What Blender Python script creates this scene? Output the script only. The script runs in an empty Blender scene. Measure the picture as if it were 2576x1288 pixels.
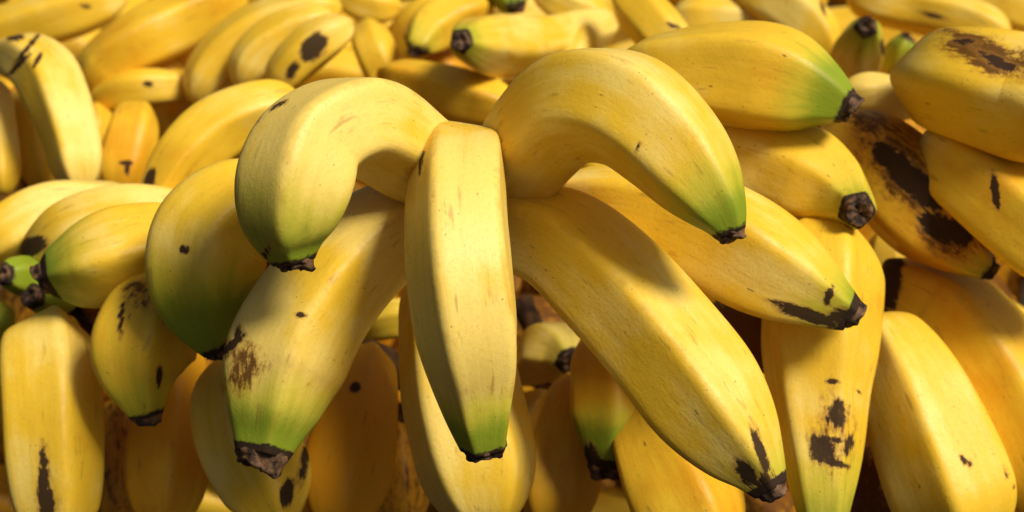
import bpy, math, random
import numpy as np
from mathutils import Vector
random.seed(7); rng=np.random.default_rng(11)

# ------------------------------------------------------------------ layout frame of the heap (metres)
PITCH=math.radians(22)
CAM=np.array([0.0,-0.62,0.50])
F=np.array([0,math.cos(PITCH),-math.sin(PITCH)]); R=np.array([1.0,0,0]); U=np.array([0,math.sin(PITCH),math.cos(PITCH)])
K=(36/60)/2576
def P(a,b,d):
    d=d/100.0
    return CAM+F*d+R*(a-1288)*K*d+U*(644-b)*K*d
def proj(X):
    q=X-CAM
    d=q@F
    return (q@R)/d/K+1288, 644-(q@U)/d/K, d

# ------------------------------------------------------------------ materials
def nt(m):
    m.use_nodes=True; t=m.node_tree; t.nodes.clear(); return t
def peel_material():
    m=bpy.data.materials.new("banana_peel"); t=nt(m); N=t.nodes; L=t.links
    def node(k,**kw):
        n=N.new(k)
        for a,b in kw.items(): setattr(n,a,b)
        return n
    def setin(n,i,v):
        if isinstance(v,bpy.types.NodeSocket): L.new(v,n.inputs[i])
        else: n.inputs[i].default_value=v
    def math_(op,a,b=None,c=None,clamp=False):
        n=node('ShaderNodeMath',operation=op,use_clamp=clamp); setin(n,0,a)
        if b is not None: setin(n,1,b)
        if c is not None: setin(n,2,c)
        return n.outputs[0]
    def mix(f,a,b):
        n=node('ShaderNodeMix',data_type='RGBA'); setin(n,0,f)
        setin(n,6,a); setin(n,7,b); return n.outputs[2]
    def attr(s): return node('ShaderNodeAttribute',attribute_name=s)
    def sstep(x,lo,hi):
        n=node('ShaderNodeMapRange',interpolation_type='SMOOTHSTEP'); setin(n,0,x); n.inputs[1].default_value=lo; n.inputs[2].default_value=hi
        return n.outputs[0]
    def noise(vec,scale,detail=3,rough=.55):
        n=node('ShaderNodeTexNoise'); L.new(vec,n.inputs['Vector']); n.inputs['Scale'].default_value=scale
        n.inputs['Detail'].default_value=detail; n.inputs['Roughness'].default_value=rough; return n
    oc=attr('pco').outputs['Vector']; fib=attr('fib').outputs['Vector']; spc=attr('spc').outputs['Vector']
    ripe=attr('ripe').outputs['Fac']; green=attr('green').outputs['Fac']; mark=attr('mark').outputs['Fac']
    spk=attr('spk').outputs['Fac']; endd=attr('endd').outputs['Fac']; ridge=attr('ridge').outputs['Fac']; brn=attr('bruise').outputs['Fac']
    n1=noise(oc,.28,3); n2=noise(oc,1.1,4,.6); n3=noise(oc,8,4,.7); nf=noise(fib,2.2,4,.6); n4=noise(oc,2.4,7,.78); n5=noise(spc,3.0,6,.75)
    pale=(0.84,0.64,0.15,1); yel=(0.80,0.515,0.028,1); ora=(0.70,0.33,0.007,1)
    r=math_('ADD',ripe,math_('MULTIPLY',math_('SUBTRACT',n1.outputs[0],.5),1.8))
    r=math_('ADD',r,math_('MULTIPLY',math_('SUBTRACT',nf.outputs[0],.5),.7))
    c=mix(sstep(r,.0,.5),pale,yel); c=mix(sstep(r,.5,1.15),c,ora)
    st=math_('MULTIPLY',sstep(nf.outputs[0],.35,.7),.18); c=mix(st,c,(0.60,0.39,0.03,1))
    c=mix(math_('MULTIPLY',sstep(n3.outputs[0],.48,.75),.26),c,(0.50,0.28,0.03,1))
    # unripe green
    g=math_('ADD',green,math_('MULTIPLY',math_('SUBTRACT',nf.outputs[0],.5),.6))
    g=math_('ADD',g,math_('MULTIPLY',math_('SUBTRACT',n2.outputs[0],.5),.4))
    gate=sstep(green,.0,.12)
    gy=math_('MULTIPLY',sstep(g,.05,.6),gate)
    c=mix(math_('MULTIPLY',gy,.75),c,(0.50,0.47,0.03,1))
    c=mix(math_('MULTIPLY',sstep(g,.45,1.05),.88),c,(0.19,0.29,0.014,1))
    rl=math_('MULTIPLY',sstep(ridge,.80,1.0),sstep(n2.outputs[0],.42,.62)); c=mix(math_('MULTIPLY',rl,.35),c,(0.45,0.26,0.03,1))
    # specks: dashes along the fruit and tiny freckles
    for vec,scl,r0,r1,mul,st_ in ((spc,2.4,.01,.09,.9,.8),(oc,5.0,.04,.12,1.0,.6)):
        v=node('ShaderNodeTexVoronoi'); L.new(vec,v.inputs['Vector']); v.inputs['Scale'].default_value=scl
        sep=node('ShaderNodeSeparateColor'); L.new(v.outputs['Color'],sep.inputs[0])
        on=math_('LESS_THAN',sep.outputs[0],math_('MULTIPLY',spk,mul))
        rad=math_('MULTIPLY_ADD',sep.outputs[1],r1,r0)
        d=math_('ADD',v.outputs['Distance'],math_('MULTIPLY',math_('SUBTRACT',n4.outputs[0],.5),.35))
        sp=math_('MULTIPLY',math_('SUBTRACT',1,sstep(math_('SUBTRACT',d,rad),-.02,.04)),on)
        c=mix(math_('MULTIPLY',sp,st_),c,(0.16,0.07,0.018,1))
    ns=noise(fib,5.5,3,.5)
    sc=math_('MULTIPLY',sstep(ns.outputs[0],.58,.72),sstep(n2.outputs[0],.47,.6)); c=mix(math_('MULTIPLY',sc,.48),c,(0.30,0.14,0.025,1))
    # bruises, also the gap shade painted on buried bananas, and black marks
    b=math_('ADD',brn,math_('MULTIPLY',math_('SUBTRACT',n4.outputs[0],.5),1.6))
    b=math_('ADD',b,math_('MULTIPLY',math_('SUBTRACT',n5.outputs[0],.5),2.4))
    bl=math_('MULTIPLY',sstep(b,.1,.7),sstep(brn,.02,.3)); c=mix(math_('MULTIPLY',bl,.6),c,(0.33,0.135,0.015,1))
    bb=math_('MULTIPLY',sstep(b,.5,.85),sstep(brn,.02,.3)); c=mix(math_('MULTIPLY',bb,.88),c,(0.085,0.03,0.010,1))
    k=math_('ADD',mark,math_('MULTIPLY',math_('SUBTRACT',n4.outputs[0],.5),1.7))
    k=math_('ADD',k,math_('MULTIPLY',math_('SUBTRACT',n5.outputs[0],.5),2.4))
    halo=math_('MULTIPLY',sstep(k,.0,.5),sstep(mark,.01,.25)); c=mix(math_('MULTIPLY',halo,.55),c,(0.36,0.17,0.03,1))
    kk=math_('MULTIPLY',sstep(k,.42,.70),sstep(mark,.04,.3)); c=mix(math_('MULTIPLY',kk,.95),c,(0.028,0.014,0.009,1))
    e=math_('ADD',endd,math_('MULTIPLY',math_('SUBTRACT',n4.outputs[0],.5),1.0))
    ee=sstep(e,.42,.62); c=mix(ee,c,(0.035,0.02,0.012,1))
    darks=math_('MAXIMUM',kk,ee)
    bs=node('ShaderNodeBsdfPrincipled'); L.new(c,bs.inputs['Base Color'])
    ro=math_('MULTIPLY_ADD',n3.outputs[0],.28,.34); ro=math_('MULTIPLY_ADD',darks,.25,ro); L.new(ro,bs.inputs['Roughness'])
    sl_=math_('MULTIPLY_ADD',math_('MAXIMUM',darks,bb),-.2,.38); L.new(sl_,bs.inputs['Specular IOR Level'])
    h=math_('ADD',math_('MULTIPLY',nf.outputs[0],.5),math_('MULTIPLY',n3.outputs[0],.26))
    h=math_('ADD',h,math_('MULTIPLY',n2.outputs[0],.5))
    h=math_('SUBTRACT',h,math_('MULTIPLY',darks,.5))
    bp=node('ShaderNodeBump'); bp.inputs['Strength'].default_value=.5; bp.inputs['Distance'].default_value=.0009; L.new(h,bp.inputs['Height'])
    L.new(bp.outputs[0],bs.inputs['Normal'])
    o=node('ShaderNodeOutputMaterial'); L.new(bs.outputs[0],o.inputs[0]); return m
def simple_mat(name,ca,cb,scale,rough=.8,bump=.002):
    m=bpy.data.materials.new(name); t=nt(m); N=t.nodes; L=t.links
    tc=N.new('ShaderNodeTexCoord'); n=N.new('ShaderNodeTexNoise'); n.inputs['Scale'].default_value=scale; n.inputs['Detail'].default_value=6
    L.new(tc.outputs['Object'],n.inputs['Vector'])
    cr=N.new('ShaderNodeValToRGB'); cr.color_ramp.elements[0].position=.42; cr.color_ramp.elements[1].position=.72
    cr.color_ramp.elements[0].color=ca; cr.color_ramp.elements[1].color=cb
    L.new(n.outputs[0],cr.inputs[0]); b=N.new('ShaderNodeBsdfPrincipled'); b.inputs['Roughness'].default_value=rough; b.inputs['Specular IOR Level'].default_value=.25
    L.new(cr.outputs[0],b.inputs['Base Color']); bp=N.new('ShaderNodeBump'); bp.inputs['Distance'].default_value=bump; bp.inputs['Strength'].default_value=.7
    L.new(n.outputs[0],bp.inputs['Height']); L.new(bp.outputs[0],b.inputs['Normal'])
    o=N.new('ShaderNodeOutputMaterial'); L.new(b.outputs[0],o.inputs[0]); return m
PEEL=peel_material()
TIP=simple_mat("dry_blossom_end",(0.018,0.010,0.006,1),(0.22,0.12,0.06,1),300,.75,.0009)
STALK=simple_mat("brown_stalk",(0.03,0.012,0.005,1),(0.20,0.10,0.03,1),90,.8,.0015)
WOOD=simple_mat("dark_stall_board",(0.02,0.012,0.007,1),(0.06,0.034,0.017,1),14,.85,.002)

COL=bpy.context.scene.collection
# ------------------------------------------------------------------ banana builder
def catmull(P_,n):
    P_=np.asarray(P_,float); m=len(P_)
    ext=np.vstack([2*P_[0]-P_[1],P_,2*P_[-1]-P_[-2]])
    dd=np.linalg.norm(np.diff(ext[:,:3],axis=0),axis=1)**.5; tk=np.concatenate([[0],np.cumsum(np.maximum(dd,1e-5))])
    out=[]
    for i in range(1,m):
        t0,t1,t2,t3=tk[i-1:i+3]; p0,p1,p2,p3=ext[i-1:i+3]
        for s in range(n):
            t=t1+(t2-t1)*s/n
            A1=(t1-t)/(t1-t0)*p0+(t-t0)/(t1-t0)*p1; A2=(t2-t)/(t2-t1)*p1+(t-t1)/(t2-t1)*p2; A3=(t3-t)/(t3-t2)*p2+(t-t2)/(t3-t2)*p3
            B1=(t2-t)/(t2-t0)*A1+(t-t0)/(t2-t0)*A2; B2=(t3-t)/(t3-t1)*A2+(t-t1)/(t3-t1)*A3
            out.append((t2-t)/(t2-t1)*B1+(t-t1)/(t2-t1)*B2)
    out.append(P_[-1]); return np.array(out)

def resample(C,n):
    d=np.concatenate([[0],np.cumsum(np.linalg.norm(np.diff(C[:,:3],axis=0),axis=1))])
    s=np.linspace(0,d[-1],n)
    return np.stack([np.interp(s,d,C[:,k]) for k in range(4)],1),s

def section(th,rot,p,jit):
    n=5; acc=np.zeros_like(th)
    for k in range(n):
        a=rot+2*math.pi*k/n+jit[k]
        acc+=np.maximum(0,np.cos(th-a))**p
    r=acc**(-1.0/p); return r/r.mean(), (r-r.min())/(r.max()-r.min())

def add_obj(name,verts,faces,mat,loc):
    me=bpy.data.meshes.new(name); me.from_pydata([tuple(v) for v in (verts-loc)],[],faces); me.update()
    me.polygons.foreach_set('use_smooth',[True]*len(me.polygons)); me.materials.append(mat)
    ob=bpy.data.objects.new(name,me); ob.location=loc; COL.objects.link(ob); return ob

def tube_faces(nr,m):
    f=[]
    for i in range(nr-1):
        for j in range(m):
            a=i*m+j; b=i*m+(j+1)%m; f.append((a,b,b+m,a+m))
    return f

COUNT=[0]
def banana(pts,label,tip=True,rot=0.3,green=.5,gl=.2,ripe=.4,spk=.12,marks=(),bruises=(),pw=12,lo=False,world=False,gall=0,endd=.5,ball=0):
    COUNT[0]+=1
    if world: C=np.array(pts,float)
    else: C=np.array([list(P(a,b,d))+[r*K*d/100.0] for a,b,d,r in pts])
    n=70 if lo else 170; m=32 if lo else 72
    C,s=resample(catmull(C,16),n)
    for _ in range(6 if lo else 14):
        C[1:-1]=C[1:-1]*.5+(C[:-2]+C[2:])*.25
    X=C[:,:3]; rad=C[:,3].copy(); L=s[-1]
    q=np.clip(s/(rad[0]*1.6),0,1); rad=np.maximum(rad*np.sqrt(np.clip(1-(1-q)**2,0.0,1)),1e-5)
    if not tip:
        q=np.clip((L-s)/(rad[-1]*1.6),0,1); rad=np.maximum(rad*np.sqrt(np.clip(1-(1-q)**2,0,1)),1e-5)
    T=np.gradient(X,axis=0); T/=np.linalg.norm(T,axis=1)[:,None]
    mid=n//2; Nn=np.zeros_like(T)
    v=-F if not world else np.array([0,0,1.0]); v=v-T[mid]*(v@T[mid]); v/=np.linalg.norm(v); Nn[mid]=v
    for i in range(mid+1,n): w=Nn[i-1]-T[i]*(Nn[i-1]@T[i]); Nn[i]=w/np.linalg.norm(w)
    for i in range(mid-1,-1,-1): w=Nn[i+1]-T[i]*(Nn[i+1]@T[i]); Nn[i]=w/np.linalg.norm(w)
    Bn=np.cross(T,Nn)
    th=np.linspace(0,2*math.pi,m,endpoint=False); jit=rng.uniform(-.14,.14,5)
    verts=np.zeros((n,m,3)); rid=np.zeros((n,m))
    wob=rng.uniform(-1,1,4)
    if pw>=16: jit*=.2; wob[0]*=.2
    for i in range(n):
        u=s[i]/L
        pr,rg=section(th+0.25*wob[0]*(u-.5),rot,pw,jit)
        rr=rad[i]*pr*(1+.014*math.sin(7*u+wob[1]*6)+.012*np.sin(2*th+9*u+wob[2]*6)+.006*np.sin(3*th-17*u+wob[3]*6))
        verts[i]=X[i]+rr[:,None]*(np.cos(th)[:,None]*Nn[i]+np.sin(th)[:,None]*Bn[i]); rid[i]=rg
    nrm=(verts-X[:,None,:]); nrm/=np.linalg.norm(nrm,axis=2)[...,None]
    V=verts.reshape(-1,3); faces=tube_faces(n,m)
    V=np.vstack([V,X[0],X[-1]]); a=n*m
    for j in range(m):
        faces.append((a,(j+1)%m,j)); faces.append((a+1,(n-1)*m+j,(n-1)*m+(j+1)%m))
    loc=X[mid]; ob=add_obj("banana",V,faces,PEEL,loc); me=ob.data
    def put(nm,arr,fill=0.0):
        at=me.attributes.new(nm,'FLOAT','POINT'); full=np.full(len(V),fill,float); full[:n*m]=np.asarray(arr).reshape(-1); at.data.foreach_set('value',full)
    def putv(nm,arr):
        at=me.attributes.new(nm,'FLOAT_VECTOR','POINT'); full=np.zeros((len(V),3)); full[:n*m]=arr.reshape(-1,3); full[n*m]=full[0]; full[n*m+1]=full[n*m-1]; at.data.foreach_set('vector',full.reshape(-1))
    off=rng.uniform(-50,50,3)
    putv('pco',(verts-loc)*100+off)
    sg=np.repeat(s[:,None],m,1)*100; tg=np.repeat(th[None,:],n,0)
    putv('fib',np.stack([np.cos(tg)*1.6+off[0],np.sin(tg)*1.6+off[1],sg*.14+off[2]],2))
    putv('spc',np.stack([np.cos(tg)*1.8+off[1],np.sin(tg)*1.8+off[2],sg*.38+off[0]],2))
    put('ripe',np.full((n,m),ripe)); put('spk',np.full((n,m),spk)); put('ridge',rid)
    fromend=(L-s)
    if tip:
        Lg=gl*.115
        g=green*2*np.clip(1-fromend/Lg,0,1)**1.2
        e=np.clip(1-fromend/.005,0,1)*endd*1.6
    else: g=np.zeros(n); e=np.zeros(n)
    put('green',np.repeat((g+gall)[:,None],m,1),g[-1]+gall); put('endd',np.repeat(e[:,None],m,1),e[-1])
    flat=verts.reshape(-1,3); pu,pv,pd=proj(flat); facing=((nrm.reshape(-1,3)@(-F))>-.1)
    def blob(lst,base=0):
        out=np.full(len(flat),float(base))
        for (a_,b_,ra,rb,ang,st) in lst:
            c_,s_=math.cos(math.radians(ang)),math.sin(math.radians(ang))
            dx=(pu-a_)*c_+(pv-b_)*s_; dy=-(pu-a_)*s_+(pv-b_)*c_
            dd=np.sqrt((dx/ra)**2+(dy/rb)**2); out=np.maximum(out,st*np.clip(1.5-dd,0,1)*facing)
        return out.reshape(n,m)
    put('mark',blob(marks)); put('bruise',blob(bruises,ball))
    ob["label"]=label; ob["category"]="banana"; ob["group"]="bananas heaped in the pile"
    if tip: end_cap(ob,X[-1],T[-1],Nn[-1],Bn[-1],rad[-1],lo)
    return ob

def end_cap(parent,c,t,nn,bb,r,lo,nm="blossom_end"):
    m=24 if lo else 48; th=np.linspace(0,2*math.pi,m,endpoint=False)
    prof=[(-.6,.78),(-.3,.96),(0,.98),(.12,.91),(.24,.84),(.34,.84),(.42,.83),(.46,.72),(.36,.50),(.24,.32),(.26,.1)]
    ph=rng.uniform(0,6.28,8); rings=[]
    lean=rng.uniform(-.2,.2,2)
    for k,(z,f) in enumerate(prof):
        nz=.04*np.sin(5*th+ph[0])+.06*np.sin(3*th+ph[1]+k*.3)+.025*np.sin(8*th+ph[2]+k*.3)+.015*np.sin(13*th+ph[3]-k*.5)+rng.uniform(-.014,.014,m)
        edge=1.0 if k>3 else .3
        zz=z+edge*(.18*np.sin(1*th+ph[7])+.08*np.sin(2*th+ph[4])+.04*np.sin(5*th+ph[5])+.02*np.sin(9*th+ph[6]))
        rr=r*f*(1+nz*(.3 if k==0 else 1))
        rings.append(c+ (zz*r)[:,None]*t + rr[:,None]*(np.cos(th)[:,None]*nn+np.sin(th)[:,None]*bb)+ max(z,0)*r*(lean[0]*nn+lean[1]*bb))
    V=np.vstack(rings+[rings[-1].mean(0)[None]]); f=tube_faces(len(prof),m); a=len(prof)*m
    for j in range(m): f.append((a,(len(prof)-1)*m+j,(len(prof)-1)*m+(j+1)%m))
    o=add_obj(nm,V,f,TIP,c); o.parent=parent; o.matrix_parent_inverse.identity(); o.location=Vector(c)-parent.location
    return o

YG="smooth yellow banana with green blossom end, "
# ------------------------------------------------------------------ the large bananas on top of the heap
banana([(1150,470,62,90),(1030,385,60,112),(890,312,57.5,126),(785,365,56.5,134),(745,460,56,139),(729,555,56,115),(733,610,56.2,82),(743,658,56.3,50)],
 YG+"arched steeply over its neighbour",rot=.15,green=.6,gl=.28,ripe=.05,spk=.12,gall=.04,
 marks=[(700,265,26,6,-30,.8),(650,300,18,5,-70,.7),(668,640,10,30,20,.7)])
banana([(1110,530,63,95),(985,580,62,125),(862,680,61,146),(765,800,60.3,156),(708,925,60,156),(683,1025,59.6,124),(668,1092,59.4,92),(656,1148,59.2,68)],
 "plump yellow banana with black scratches and green end",rot=.5,green=.75,gl=.28,ripe=.12,spk=.16,
 marks=[(585,865,36,9,-45,1.2),(600,845,12,24,10,1.0),(757,793,14,7,10,1.2),(740,1165,16,35,15,.8)],bruises=[(612,925,44,66,20,.85),(570,880,30,40,0,.6)],endd=.8)
banana([(1185,430,66,80),(1165,408,61.5,103),(1157,440,58.5,118),(1154,530,56.5,126),(1163,690,55.5,133),(1182,840,55.5,128),(1198,960,56,104),(1208,1050,56.2,79),(1219,1127,56.5,55)],
 "straight yellow banana standing upright with crisp ridges",rot=-.2,green=.78,gl=.24,ripe=.1,spk=.12,pw=17,
 marks=[(1060,400,6,34,8,.9)],endd=.5)
banana([(1200,540,65,90),(1290,450,63,118),(1355,350,60.5,135),(1458,262,58.5,142),(1570,270,57.3,142),(1670,350,56.8,131),(1747,440,56.3,113),(1797,510,56,84),(1826,558,56,56),(1837,588,56,39)],
 YG+"arching like a hook",rot=.75,green=.7,gl=.26,ripe=.32,spk=.12,marks=[(1605,370,4,14,20,1)])
banana([(1220,540,64,100),(1330,582,62,116),(1430,622,61,130),(1560,740,60,147),(1680,880,59,150),(1780,1010,58.3,145),(1862,1120,58,108),(1908,1182,57.9,70),(1938,1232,57.8,43)],
 "long yellow banana with black-streaked end lying across others",rot=.55,green=.42,gl=.2,ripe=.35,spk=.1,
 marks=[(1912,1130,65,12,72,1.2),(1880,1195,45,22,55,1.0),(1925,1215,25,30,30,1.0)],endd=1.0,pw=17)
banana([(1380,520,66,85),(1550,520,64,108),(1690,545,63.5,126),(1810,595,63,140),(1910,655,62.5,138),(2015,715,62.2,108),(2085,758,62,72),(2140,790,62,44)],
 "yellow banana with black-edged blossom end resting underneath",rot=.35,green=.5,gl=.22,ripe=.3,spk=.15,
 marks=[(2030,792,90,15,18,1.2),(2085,745,10,26,20,1.1),(2120,800,45,22,5,1)],endd=1.0)
banana([(1540,200,68,80),(1680,185,67,110),(1800,185,66.5,130),(1925,195,66,136),(2020,222,65.5,114),(2082,245,65.2,78),(2132,270,65,43)],
 YG+"broad and slightly greenish",rot=.2,green=.75,gl=.25,ripe=.45,spk=.3,gall=.07)
banana([(1700,340,70,90),(1830,375,68,100),(1935,410,67.5,106),(2030,448,67,114),(2100,482,66.2,92),(2143,514,65.2,60),(2158,530,64.4,42)],
 "short yellow banana with dark cut-like end facing outward",rot=.5,green=.35,gl=.22,ripe=.3,spk=.28)
banana([(2080,320,73,70),(2180,380,71,104),(2260,462,70,126),(2340,552,69.3,114),(2410,618,69,78),(2462,660,68.8,46),(2488,678,68.8,28)],
 "overripe banana with long black bruises along its side",rot=.4,green=.4,gl=.15,ripe=.95,spk=.4,
 marks=[(2290,445,110,30,42,1.5),(2415,582,34,30,40,1.6),(2365,575,60,28,30,1.2),(2440,480,60,8,55,.6)],bruises=[(2280,430,150,75,45,.85),(2380,590,90,55,30,.8),(2210,320,100,35,20,.75)])
banana([(2780,310,64,110),(2660,270,65,146),(2560,240,66,152),(2470,218,66.5,144),(2405,206,67.3,132),(2365,203,69,116),(2350,207,72,92),(2348,212,75,66)],
 "thick yellow banana with brown mottled bruise on top",tip=False,rot=.9,ripe=.5,spk=.5,pw=8,bruises=[(2480,135,130,42,22,1.0)],marks=[(2520,160,70,14,25,.8),(2430,105,40,10,5,.6)])
banana([(2350,385,71,64),(2380,400,69.5,90),(2450,445,68,112),(2545,520,67,126),(2660,610,66,126),(2780,700,66,100)],
 "yellow banana with a small black scratch",tip=False,rot=.5,ripe=.55,spk=.25,marks=[(2503,480,9,40,-8,1.5)])
banana([(2265,715,73,72),(2285,725,71.5,92),(2360,770,71,116),(2455,870,70,130),(2545,1000,69,136),(2615,1150,68,136),(2670,1320,68,120)],
 "deep yellow banana with blackened stem end",tip=False,rot=.4,ripe=.7,spk=.18,marks=[(2240,700,26,80,10,1.4)])
banana([(2085,540,67,105),(2068,690,66,138),(2056,850,65.5,138),(2054,980,65,118),(2060,1100,64.5,102),(2066,1220,64,80),(2070,1330,64,55)],
 "upright yellow banana with clustered dark brown blotches",rot=.2,green=.45,gl=.4,ripe=.4,spk=.3,pw=15,
 marks=[(2105,1040,26,36,10,1.1),(2065,1130,28,36,-30,1.1),(2100,1165,40,8,15,1),(2095,1105,30,8,10,.9),(2092,960,18,6,5,1.2),(2135,1120,10,30,10,.9),(2160,985,10,4,40,.9)],bruises=[(2095,1090,60,110,0,.45)])
banana([(2195,800,69,55),(2245,880,67.8,96),(2300,990,67,128),(2352,1120,66.5,145),(2400,1250,66,146),(2450,1400,66,110)],
 "glossy yellow banana with faint specks",tip=False,rot=.85,ripe=.4,spk=.3,gall=0.02,pw=18,marks=[(2430,1160,22,6,50,1.2),(2530,1190,40,4,60,.8)])
# ------------------------------------------------------------------ lower front
banana([(1120,620,65,100),(1135,800,65,128),(1160,1000,64,146),(1195,1150,63.5,148),(1230,1340,63,140)],
 "yellow banana hanging behind the upright one",tip=False,rot=0,ripe=.2,spk=.08,pw=18)
banana([(935,880,72,55),(915,950,70.5,74),(890,1050,69.5,92),(862,1180,69,108),(835,1340,68,112)],
 "deep orange-yellow banana in shade",tip=False,rot=.3,ripe=1.4,spk=.1,marks=[(890,975,14,14,0,1)])
banana([(600,880,67,92),(608,1000,66.5,122),(640,1130,66,130),(685,1245,65.5,108),(715,1330,65,70)],
 "yellow banana with black blotch beneath its neighbour",tip=False,rot=.6,ripe=.4,spk=.1,marks=[(722,1240,14,32,10,1.3),(765,1160,12,60,12,1)],gall=.08)
banana([(715,460,64,100),(605,520,63.5,125),(530,600,63.2,146),(508,700,63,138),(520,785,63,104),(540,848,63,66),(554,886,63,40)],
 "pale banana with wide green end curving downward",rot=.4,green=.85,gl=.33,ripe=.5,spk=.06,gall=.12,marks=[(460,628,10,12,0,1.3)])
banana([(450,690,66.5,90),(392,785,66,122),(350,875,65.5,126),(345,950,65.3,98),(357,1010,65.2,62),(367,1050,65.2,39)],
 "short plump banana with thin brown scratches",rot=.3,green=.35,gl=.25,ripe=.55,spk=.35,marks=[(400,945,8,26,5,1.1),(305,800,5,60,5,.9)],bruises=[(355,740,50,40,30,.65)])
banana([(105,850,70,70),(118,890,68.5,118),(124,1000,67.5,126),(130,1150,67,122),(140,1280,67,100),(150,1380,67,60)],
 "upright yellow banana with long black streak",tip=False,rot=.1,ripe=.4,spk=.16,gall=.06,marks=[(108,1200,11,75,0,1.3),(115,1260,20,60,0,1.1)],pw=15)
banana([(455,860,74,56),(440,930,72.5,72),(428,1010,71,86),(416,1150,70,102),(408,1340,69,108)],"yellow banana in deep shade under others",tip=False,ripe=1.0,spk=.1)
banana([(540,585,68,98),(410,618,67.5,110),(290,650,67,122),(205,676,67,104),(152,690,67,74),(122,701,67,48)],
 "yellow banana with green and black end pointing outward",rot=.6,green=.62,gl=.25,ripe=.45,spk=.25,endd=.9)
banana([(520,570,72,72),(410,548,72,80),(290,548,71.5,86),(185,582,71.5,84),(125,622,72,66),(100,660,74,50)],
 "bright yellow banana with black end patch",tip=False,rot=.4,ripe=.15,spk=.05,marks=[(72,622,42,20,-20,1.5)])
banana([(360,520,75,60),(240,520,74.5,68),(120,530,74,76),(20,590,73.5,80),(-60,660,73,70)],"bright yellow banana lying along its neighbour",tip=False,ripe=.2,spk=.05)
banana([(130,730,72,45),(75,700,71,52),(30,690,70,40),(8,690,69.5,25)],"small dark green banana tip",green=.9,gl=.5,gall=.5,rot=.2,lo=True)
banana([(190,760,72,50),(120,745,71,50),(80,745,70,30)],"small green banana tip peeking out",green=.9,gl=.5,gall=.4,rot=.2,lo=True)
banana([(20,780,76,60),(-30,820,75,70),(-90,880,75,70)],"dark green unripe banana",tip=False,gall=.9,lo=True)
banana([(1270,930,78,40),(1335,915,76,52),(1380,882,75,76),(1420,890,74,62),(1438,912,73,34)],"short yellow banana tucked in the gap",green=.2,ripe=.3,rot=.3,spk=.2)
banana([(1500,830,70,75),(1532,940,69,106),(1540,1050,68.5,108),(1535,1120,68.3,80),(1528,1178,68.2,50)],
 "yellow banana with dark green and black end hanging down",rot=.5,green=.9,gl=.28,ripe=.9,spk=.15,marks=[(1490,1160,20,45,-20,1.2)],endd=1)
banana([(1470,940,73,60),(1430,1060,72,92),(1405,1190,71.5,104),(1395,1350,71,100)],"yellow banana leaning in the shade",tip=False,ripe=.9,rot=.1)
banana([(1590,980,70,55),(1625,1075,68,85),(1690,1200,66.5,128),(1755,1320,65.5,140),(1800,1420,65,120)],"yellow banana with fine brown specks",tip=False,rot=.3,ripe=.65,spk=.5,pw=15)
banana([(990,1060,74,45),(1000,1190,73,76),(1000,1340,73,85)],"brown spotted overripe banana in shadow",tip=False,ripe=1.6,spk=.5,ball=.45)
banana([(880,840,75,30),(970,810,74,48),(1070,790,74,55)],"yellow green banana neck between larger bananas",tip=False,ripe=.3,gall=.3)
banana([(1290,1010,77,45),(1350,1030,77,50),(1440,1040,77,50)],"pale yellow banana lying in the gap",tip=False,ripe=.1)
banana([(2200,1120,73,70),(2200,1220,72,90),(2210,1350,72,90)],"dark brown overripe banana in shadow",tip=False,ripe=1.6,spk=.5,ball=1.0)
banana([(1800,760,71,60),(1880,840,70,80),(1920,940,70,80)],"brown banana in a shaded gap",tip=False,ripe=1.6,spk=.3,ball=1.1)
banana([(2225,580,75,50),(2228,680,75,52),(2230,800,75,50)],"yellow banana glimpsed through a gap",tip=False,ripe=.5)
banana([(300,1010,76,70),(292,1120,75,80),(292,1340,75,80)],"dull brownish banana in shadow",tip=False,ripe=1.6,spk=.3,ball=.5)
# ------------------------------------------------------------------ upper rows
def row(pts,label,**k): 
    k['ripe']=k.get('ripe',.4)-.1
    k.setdefault('pw',9)
    banana(pts,label,**k)
row([(-10,170,81,40),(50,145,80,62),(115,190,79,74),(160,280,78,74),(190,380,77.5,70),(205,490,77,60)],"arched yellow banana with black scratches on its bend",tip=False,rot=.6,ripe=.3,spk=.05,marks=[(70,120,45,6,-50,1.2),(50,160,40,6,-45,1.1),(95,150,26,5,-60,1),(35,95,25,9,-10,1)],pw=12)
row([(60,220,84,50),(92,330,83,64),(112,480,82,62)],"yellow banana behind the arched one",tip=False,ripe=.8)
row([(-30,200,82,50),(-6,330,81,48),(8,490,80,48)],"yellow banana standing on end",tip=False,ripe=.4)
row([(205,225,88,50),(265,160,88,68),(350,105,88,76),(460,50,89,78),(620,-25,90,70)],"long golden banana lying across the pile",tip=False,rot=.5,ripe=.7,spk=.1)
row([(-60,100,94,50),(60,65,94,64),(180,30,94,66),(320,-30,95,60)],"golden banana with fine scratches",tip=False,ripe=.6,spk=.15,marks=[(215,15,14,5,10,1)])
row([(490,265,86,50),(545,165,86,64),(630,90,86,66),(745,40,86,58),(860,15,86,45)],"yellow banana fanned beside others",tip=False,ripe=.55,rot=.1)
row([(600,225,84,45),(650,140,84,60),(730,80,84,56),(840,40,84,40)],"yellow banana fanned beside others with small specks",tip=False,ripe=.45,rot=.4)
row([(680,230,82,40),(755,145,81.5,56),(830,88,81.5,50),(885,55,82,28)],"banana with a large black oval bruise",tip=False,ripe=.4,spk=.2,marks=[(790,118,36,24,-55,1.5),(735,180,26,12,-60,1)])
row([(922,75,90,30),(930,95,88,46),(943,130,87,52),(968,190,87,50),(1000,260,87,48)],"small yellow banana with freckles",tip=False,ripe=.6,spk=.4,pw=7)
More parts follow.
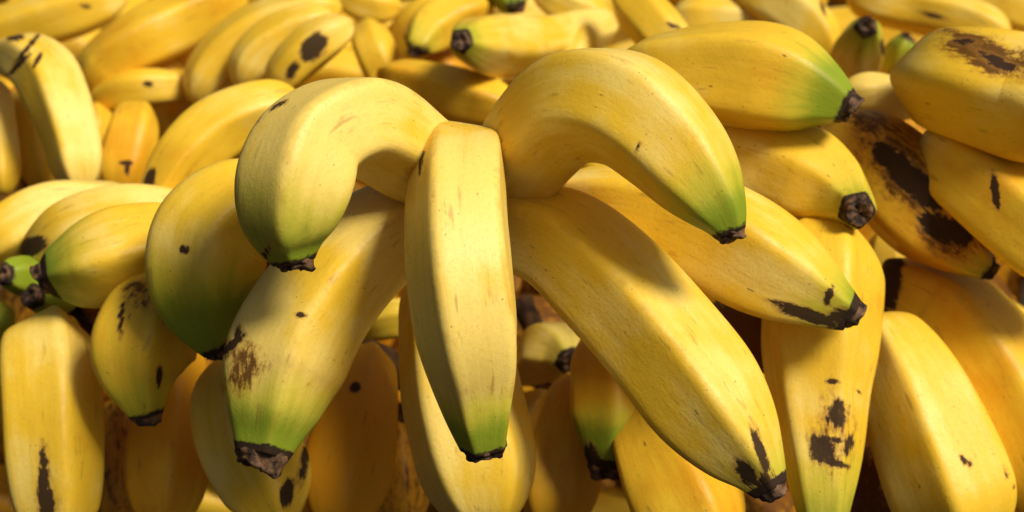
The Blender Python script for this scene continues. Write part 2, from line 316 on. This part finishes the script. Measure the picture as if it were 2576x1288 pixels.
row([(225,262,88,24),(265,245,87.5,38),(330,227,87,50),(400,220,87,46),(470,222,88,36),(540,240,89,36)],"short yellow banana with dark spots",tip=False,ripe=.5,spk=.2,pw=7,marks=[(372,212,12,7,0,1.2)])
row([(346,285,84,40),(338,330,81.5,62),(320,410,81,70),(300,500,80.5,66)],"golden banana with a small black cross-shaped mark",tip=False,rot=.2,ripe=.85,spk=.1,pw=7,marks=[(318,410,16,6,0,1.3),(320,425,5,18,0,1.3)])
row([(236,270,87,30),(245,320,86,42),(232,420,86,42)],"small yellow banana in the gap",tip=False,ripe=.7)
row([(430,330,90,50),(480,260,90,52),(560,200,91,50)],"yellow banana tucked behind the arched one",tip=False,ripe=.9)
row([(760,265,76,60),(645,275,75,72),(545,322,74.5,80),(462,402,74,76),(415,480,74,62),(395,550,74,50)],"golden arched banana with black end",tip=False,rot=.4,ripe=.6,spk=.08,marks=[(376,450,12,26,15,1.3)],pw=12)
row([(700,380,78,50),(610,405,78,52),(550,460,78,48)],"yellow banana beneath the arched one",tip=False,ripe=.8)
row([(1240,10,88,55),(1135,40,87,62),(1075,82,86,56),(1052,116,85,34),(1047,128,85,24)],"freckled banana with blackened tip",rot=.4,green=.3,ripe=.7,spk=.4,marks=[(1012,85,8,30,-20,1.1)])
row([(1540,60,90,45),(1440,85,87.5,60),(1330,112,84,68),(1245,112,81.5,77),(1200,107,79.5,66),(1172,104,78.3,44),(1160,102,77.5,27)],"yellow banana with green end facing outward",rot=.2,green=.45,gl=.2,ripe=.35,spk=.2)
row([(950,190,84,50),(1060,215,83,60),(1170,245,82,66),(1300,275,81,60)],"speckled golden banana lying flat",tip=False,rot=.4,ripe=.9,spk=.4)
row([(1445,90,90,36),(1440,130,86.5,64),(1400,215,85,60)],"short yellow banana end",tip=False,ripe=.5,spk=.1,pw=7)
row([(1555,-40,85,50),(1615,30,84,62),(1680,105,83,58),(1730,180,83,50)],"yellow banana crossing behind",tip=False,ripe=.5,rot=.2,marks=[(1695,65,18,5,20,1.1)])
row([(1255,-60,88,48),(1282,-15,87,48),(1298,14,86,26),(1301,22,86,20)],"green-tipped banana pointing down",green=.7,gl=.3,gall=.15,ripe=.4)
row([(1340,-30,94,50),(1430,10,94,52),(1530,60,94,50)],"slightly green yellow banana lying behind",tip=False,gall=.2,ripe=.4)
row([(1690,40,90,50),(1800,45,90,52),(1930,55,90,50)],"pale yellow banana lying behind",tip=False,ripe=.3)
row([(1850,-40,90,60),(1960,10,89,66),(2045,80,88,62),(2085,160,88,50)],"yellow banana bent over the heap",tip=False,ripe=.45,marks=[(2070,20,5,20,-20,.9)])
row([(2110,230,87,35),(2150,155,84,60),(2168,105,82,58),(2177,75,80.5,34),(2180,66,80,25)],"green-tipped banana pointing upward",rot=.3,green=.5,gl=.25,ripe=.45,spk=.2,marks=[(2225,115,10,26,0,1)])
row([(2130,-20,92,60),(2280,15,92,60),(2400,45,91,60),(2540,95,90,58)],"yellow banana with brown streaks",tip=False,ripe=.4,marks=[(2350,40,40,5,15,1)])
row([(2380,-30,96,60),(2500,0,95,60),(2640,60,94,60)],"yellow banana at the rear of the heap",tip=False,ripe=.5)
row([(2110,240,76,50),(2215,240,76,52),(2310,280,76,50)],"bright yellow banana wedged between others",tip=False,ripe=.2)
row([(2190,210,87,45),(2250,165,86,46),(2275,115,85,34),(2283,100,85,24)],"small banana with green and brown tip",green=.5,gl=.3,ripe=1.1,spk=.4)
row([(840,-30,92,45),(920,10,92,48),(1010,20,92,45)],"yellow banana at the rear",tip=False,ripe=.5)

# ------------------------------------------------------------------ dry brown stalks in the gap
def stalk(pts,label):
    C=np.array([list(P(a,b,d))+[r*K*d/100.0] for a,b,d,r in pts]); n=50; m=28
    C,s=resample(catmull(C,12),n); X=C[:,:3]; T=np.gradient(X,axis=0); T/=np.linalg.norm(T,axis=1)[:,None]
    v=-F-T[0]*(-F@T[0]); N=[v/np.linalg.norm(v)]
    for i in range(1,n): w=N[-1]-T[i]*(N[-1]@T[i]); N.append(w/np.linalg.norm(w))
    th=np.linspace(0,2*math.pi,m,endpoint=False); rings=[]; ph=rng.uniform(0,6,4)
    for i in range(n):
        B=np.cross(T[i],N[i]); rr=C[i,3]*(1+.13*np.sin(3*th+i*.11+ph[0])+.08*np.sin(7*th-i*.2+ph[1])+.05*np.sin(i*.7+ph[2]))
        rings.append(X[i]+rr[:,None]*(np.cos(th)[:,None]*N[i]+np.sin(th)[:,None]*B))
    V=np.vstack(rings+[X[0][None],X[-1][None]]); f=tube_faces(n,m); a=n*m
    for j in range(m): f.append((a,(j+1)%m,j)); f.append((a+1,(n-1)*m+j,(n-1)*m+(j+1)%m))
    o=add_obj("banana_stalk",V,f,STALK,X[n//2]); o["label"]=label; o["category"]="stalk"; o["group"]="dry stalks between the bananas"
stalk([(850,900,74,30),(930,900,73,46),(985,930,73,40),(1060,960,74,34)],"dry brown crown stalk showing between bananas")
stalk([(900,1010,76,20),(980,1045,75,32),(1060,1050,75,26)],"rough brown stalk piece in the gap")
stalk([(1310,760,80,30),(1345,850,79,26),(1330,960,80,26)],"thin dry brown stalk behind bananas")

# ------------------------------------------------------------------ deeper layers of the pile
def filler(a,b,d,ang,size,bend,dark):
    c=P(a,b,d); ax=math.cos(ang)*R+math.sin(ang)*np.array([0,.3,-.95]); ax/=np.linalg.norm(ax)
    side=np.cross(ax,-F); side/=np.linalg.norm(side)
    pts=[]
    for q,rr in zip([-1,-.7,-.35,0,.35,.7,.92,1.0],[.5,.85,1,1,1,.8,.45,.32]):
        x=c+ax*q*.085*size+side*(q*q)*.03*bend-F*(.01*(1-q*q)); pts.append(list(x)+[.0175*rr*size])
    if dark: banana(pts,"brown banana buried deep in the heap, gap shade painted in",tip=True,green=.2,ripe=1.8,spk=.4,ball=float(rng.choice([.35,.6,.9])),rot=float(rng.uniform(0,1.2)),lo=True,world=True)  # shade of the gaps put into the peel colour by high ripe and ball
    else: banana(pts,"golden yellow banana deeper in the heap",tip=True,green=float(rng.uniform(.1,.6)),ripe=rng.uniform(.3,.8),spk=float(rng.uniform(.05,.3)),rot=float(rng.uniform(0,1.2)),lo=True,world=True)
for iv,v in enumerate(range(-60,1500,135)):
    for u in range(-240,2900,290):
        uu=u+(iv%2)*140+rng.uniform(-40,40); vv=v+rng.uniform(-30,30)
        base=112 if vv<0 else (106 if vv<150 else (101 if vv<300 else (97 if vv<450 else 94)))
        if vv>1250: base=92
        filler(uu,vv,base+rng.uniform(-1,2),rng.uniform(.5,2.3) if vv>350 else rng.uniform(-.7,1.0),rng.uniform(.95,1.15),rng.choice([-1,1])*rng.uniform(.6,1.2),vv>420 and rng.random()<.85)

# ------------------------------------------------------------------ stall board below
def board():
    import bmesh
    bm=bmesh.new(); bmesh.ops.create_grid(bm,x_segments=40,y_segments=40,size=1)
    me=bpy.data.meshes.new("stall_table"); 
    for v in bm.verts: v.co.x*=2.5; v.co.y=v.co.y*2.5+1.0
    bm.to_mesh(me); bm.free(); me.materials.append(WOOD)
    o=bpy.data.objects.new("stall_table",me); COL.objects.link(o); o["kind"]="structure"; o["label"]="dark wooden stall table under the banana heap"; o["category"]="table"
board()

# ------------------------------------------------------------------ light, camera
w=bpy.data.worlds.new("World"); bpy.context.scene.world=w; w.use_nodes=True; t=w.node_tree
to_sun=Vector((0.56,-0.44,0.86)).normalized()
el=math.asin(to_sun.z); az=math.atan2(to_sun.x,to_sun.y)
sky=t.nodes.new('ShaderNodeTexSky'); sky.sky_type='NISHITA'; sky.sun_disc=False; sky.sun_elevation=el; sky.sun_rotation=az; sky.dust_density=6; sky.air_density=.5; sky.ozone_density=.1
t.links.new(sky.outputs[0],t.nodes['Background'].inputs[0]); t.nodes['Background'].inputs[1].default_value=.05
sl=bpy.data.lights.new("sun",'SUN'); sl.energy=4.1; sl.angle=math.radians(16); sl.color=(1,.895,.74)
so=bpy.data.objects.new("sun",sl); COL.objects.link(so); so.rotation_euler=to_sun.to_track_quat('Z','Y').to_euler()
cd=bpy.data.cameras.new("camera"); co=bpy.data.objects.new("camera",cd); COL.objects.link(co); co.location=CAM
co.rotation_euler=(math.radians(90)-PITCH,0,0); cd.lens=60; cd.sensor_width=36; cd.clip_start=.01; cd.clip_end=50
cd.dof.use_dof=True; cd.dof.focus_distance=.575; cd.dof.aperture_fstop=11
bpy.context.scene.camera=co
bpy.context.scene.view_settings.view_transform='Standard'; bpy.context.scene.view_settings.look='None'
print("bananas",COUNT[0])
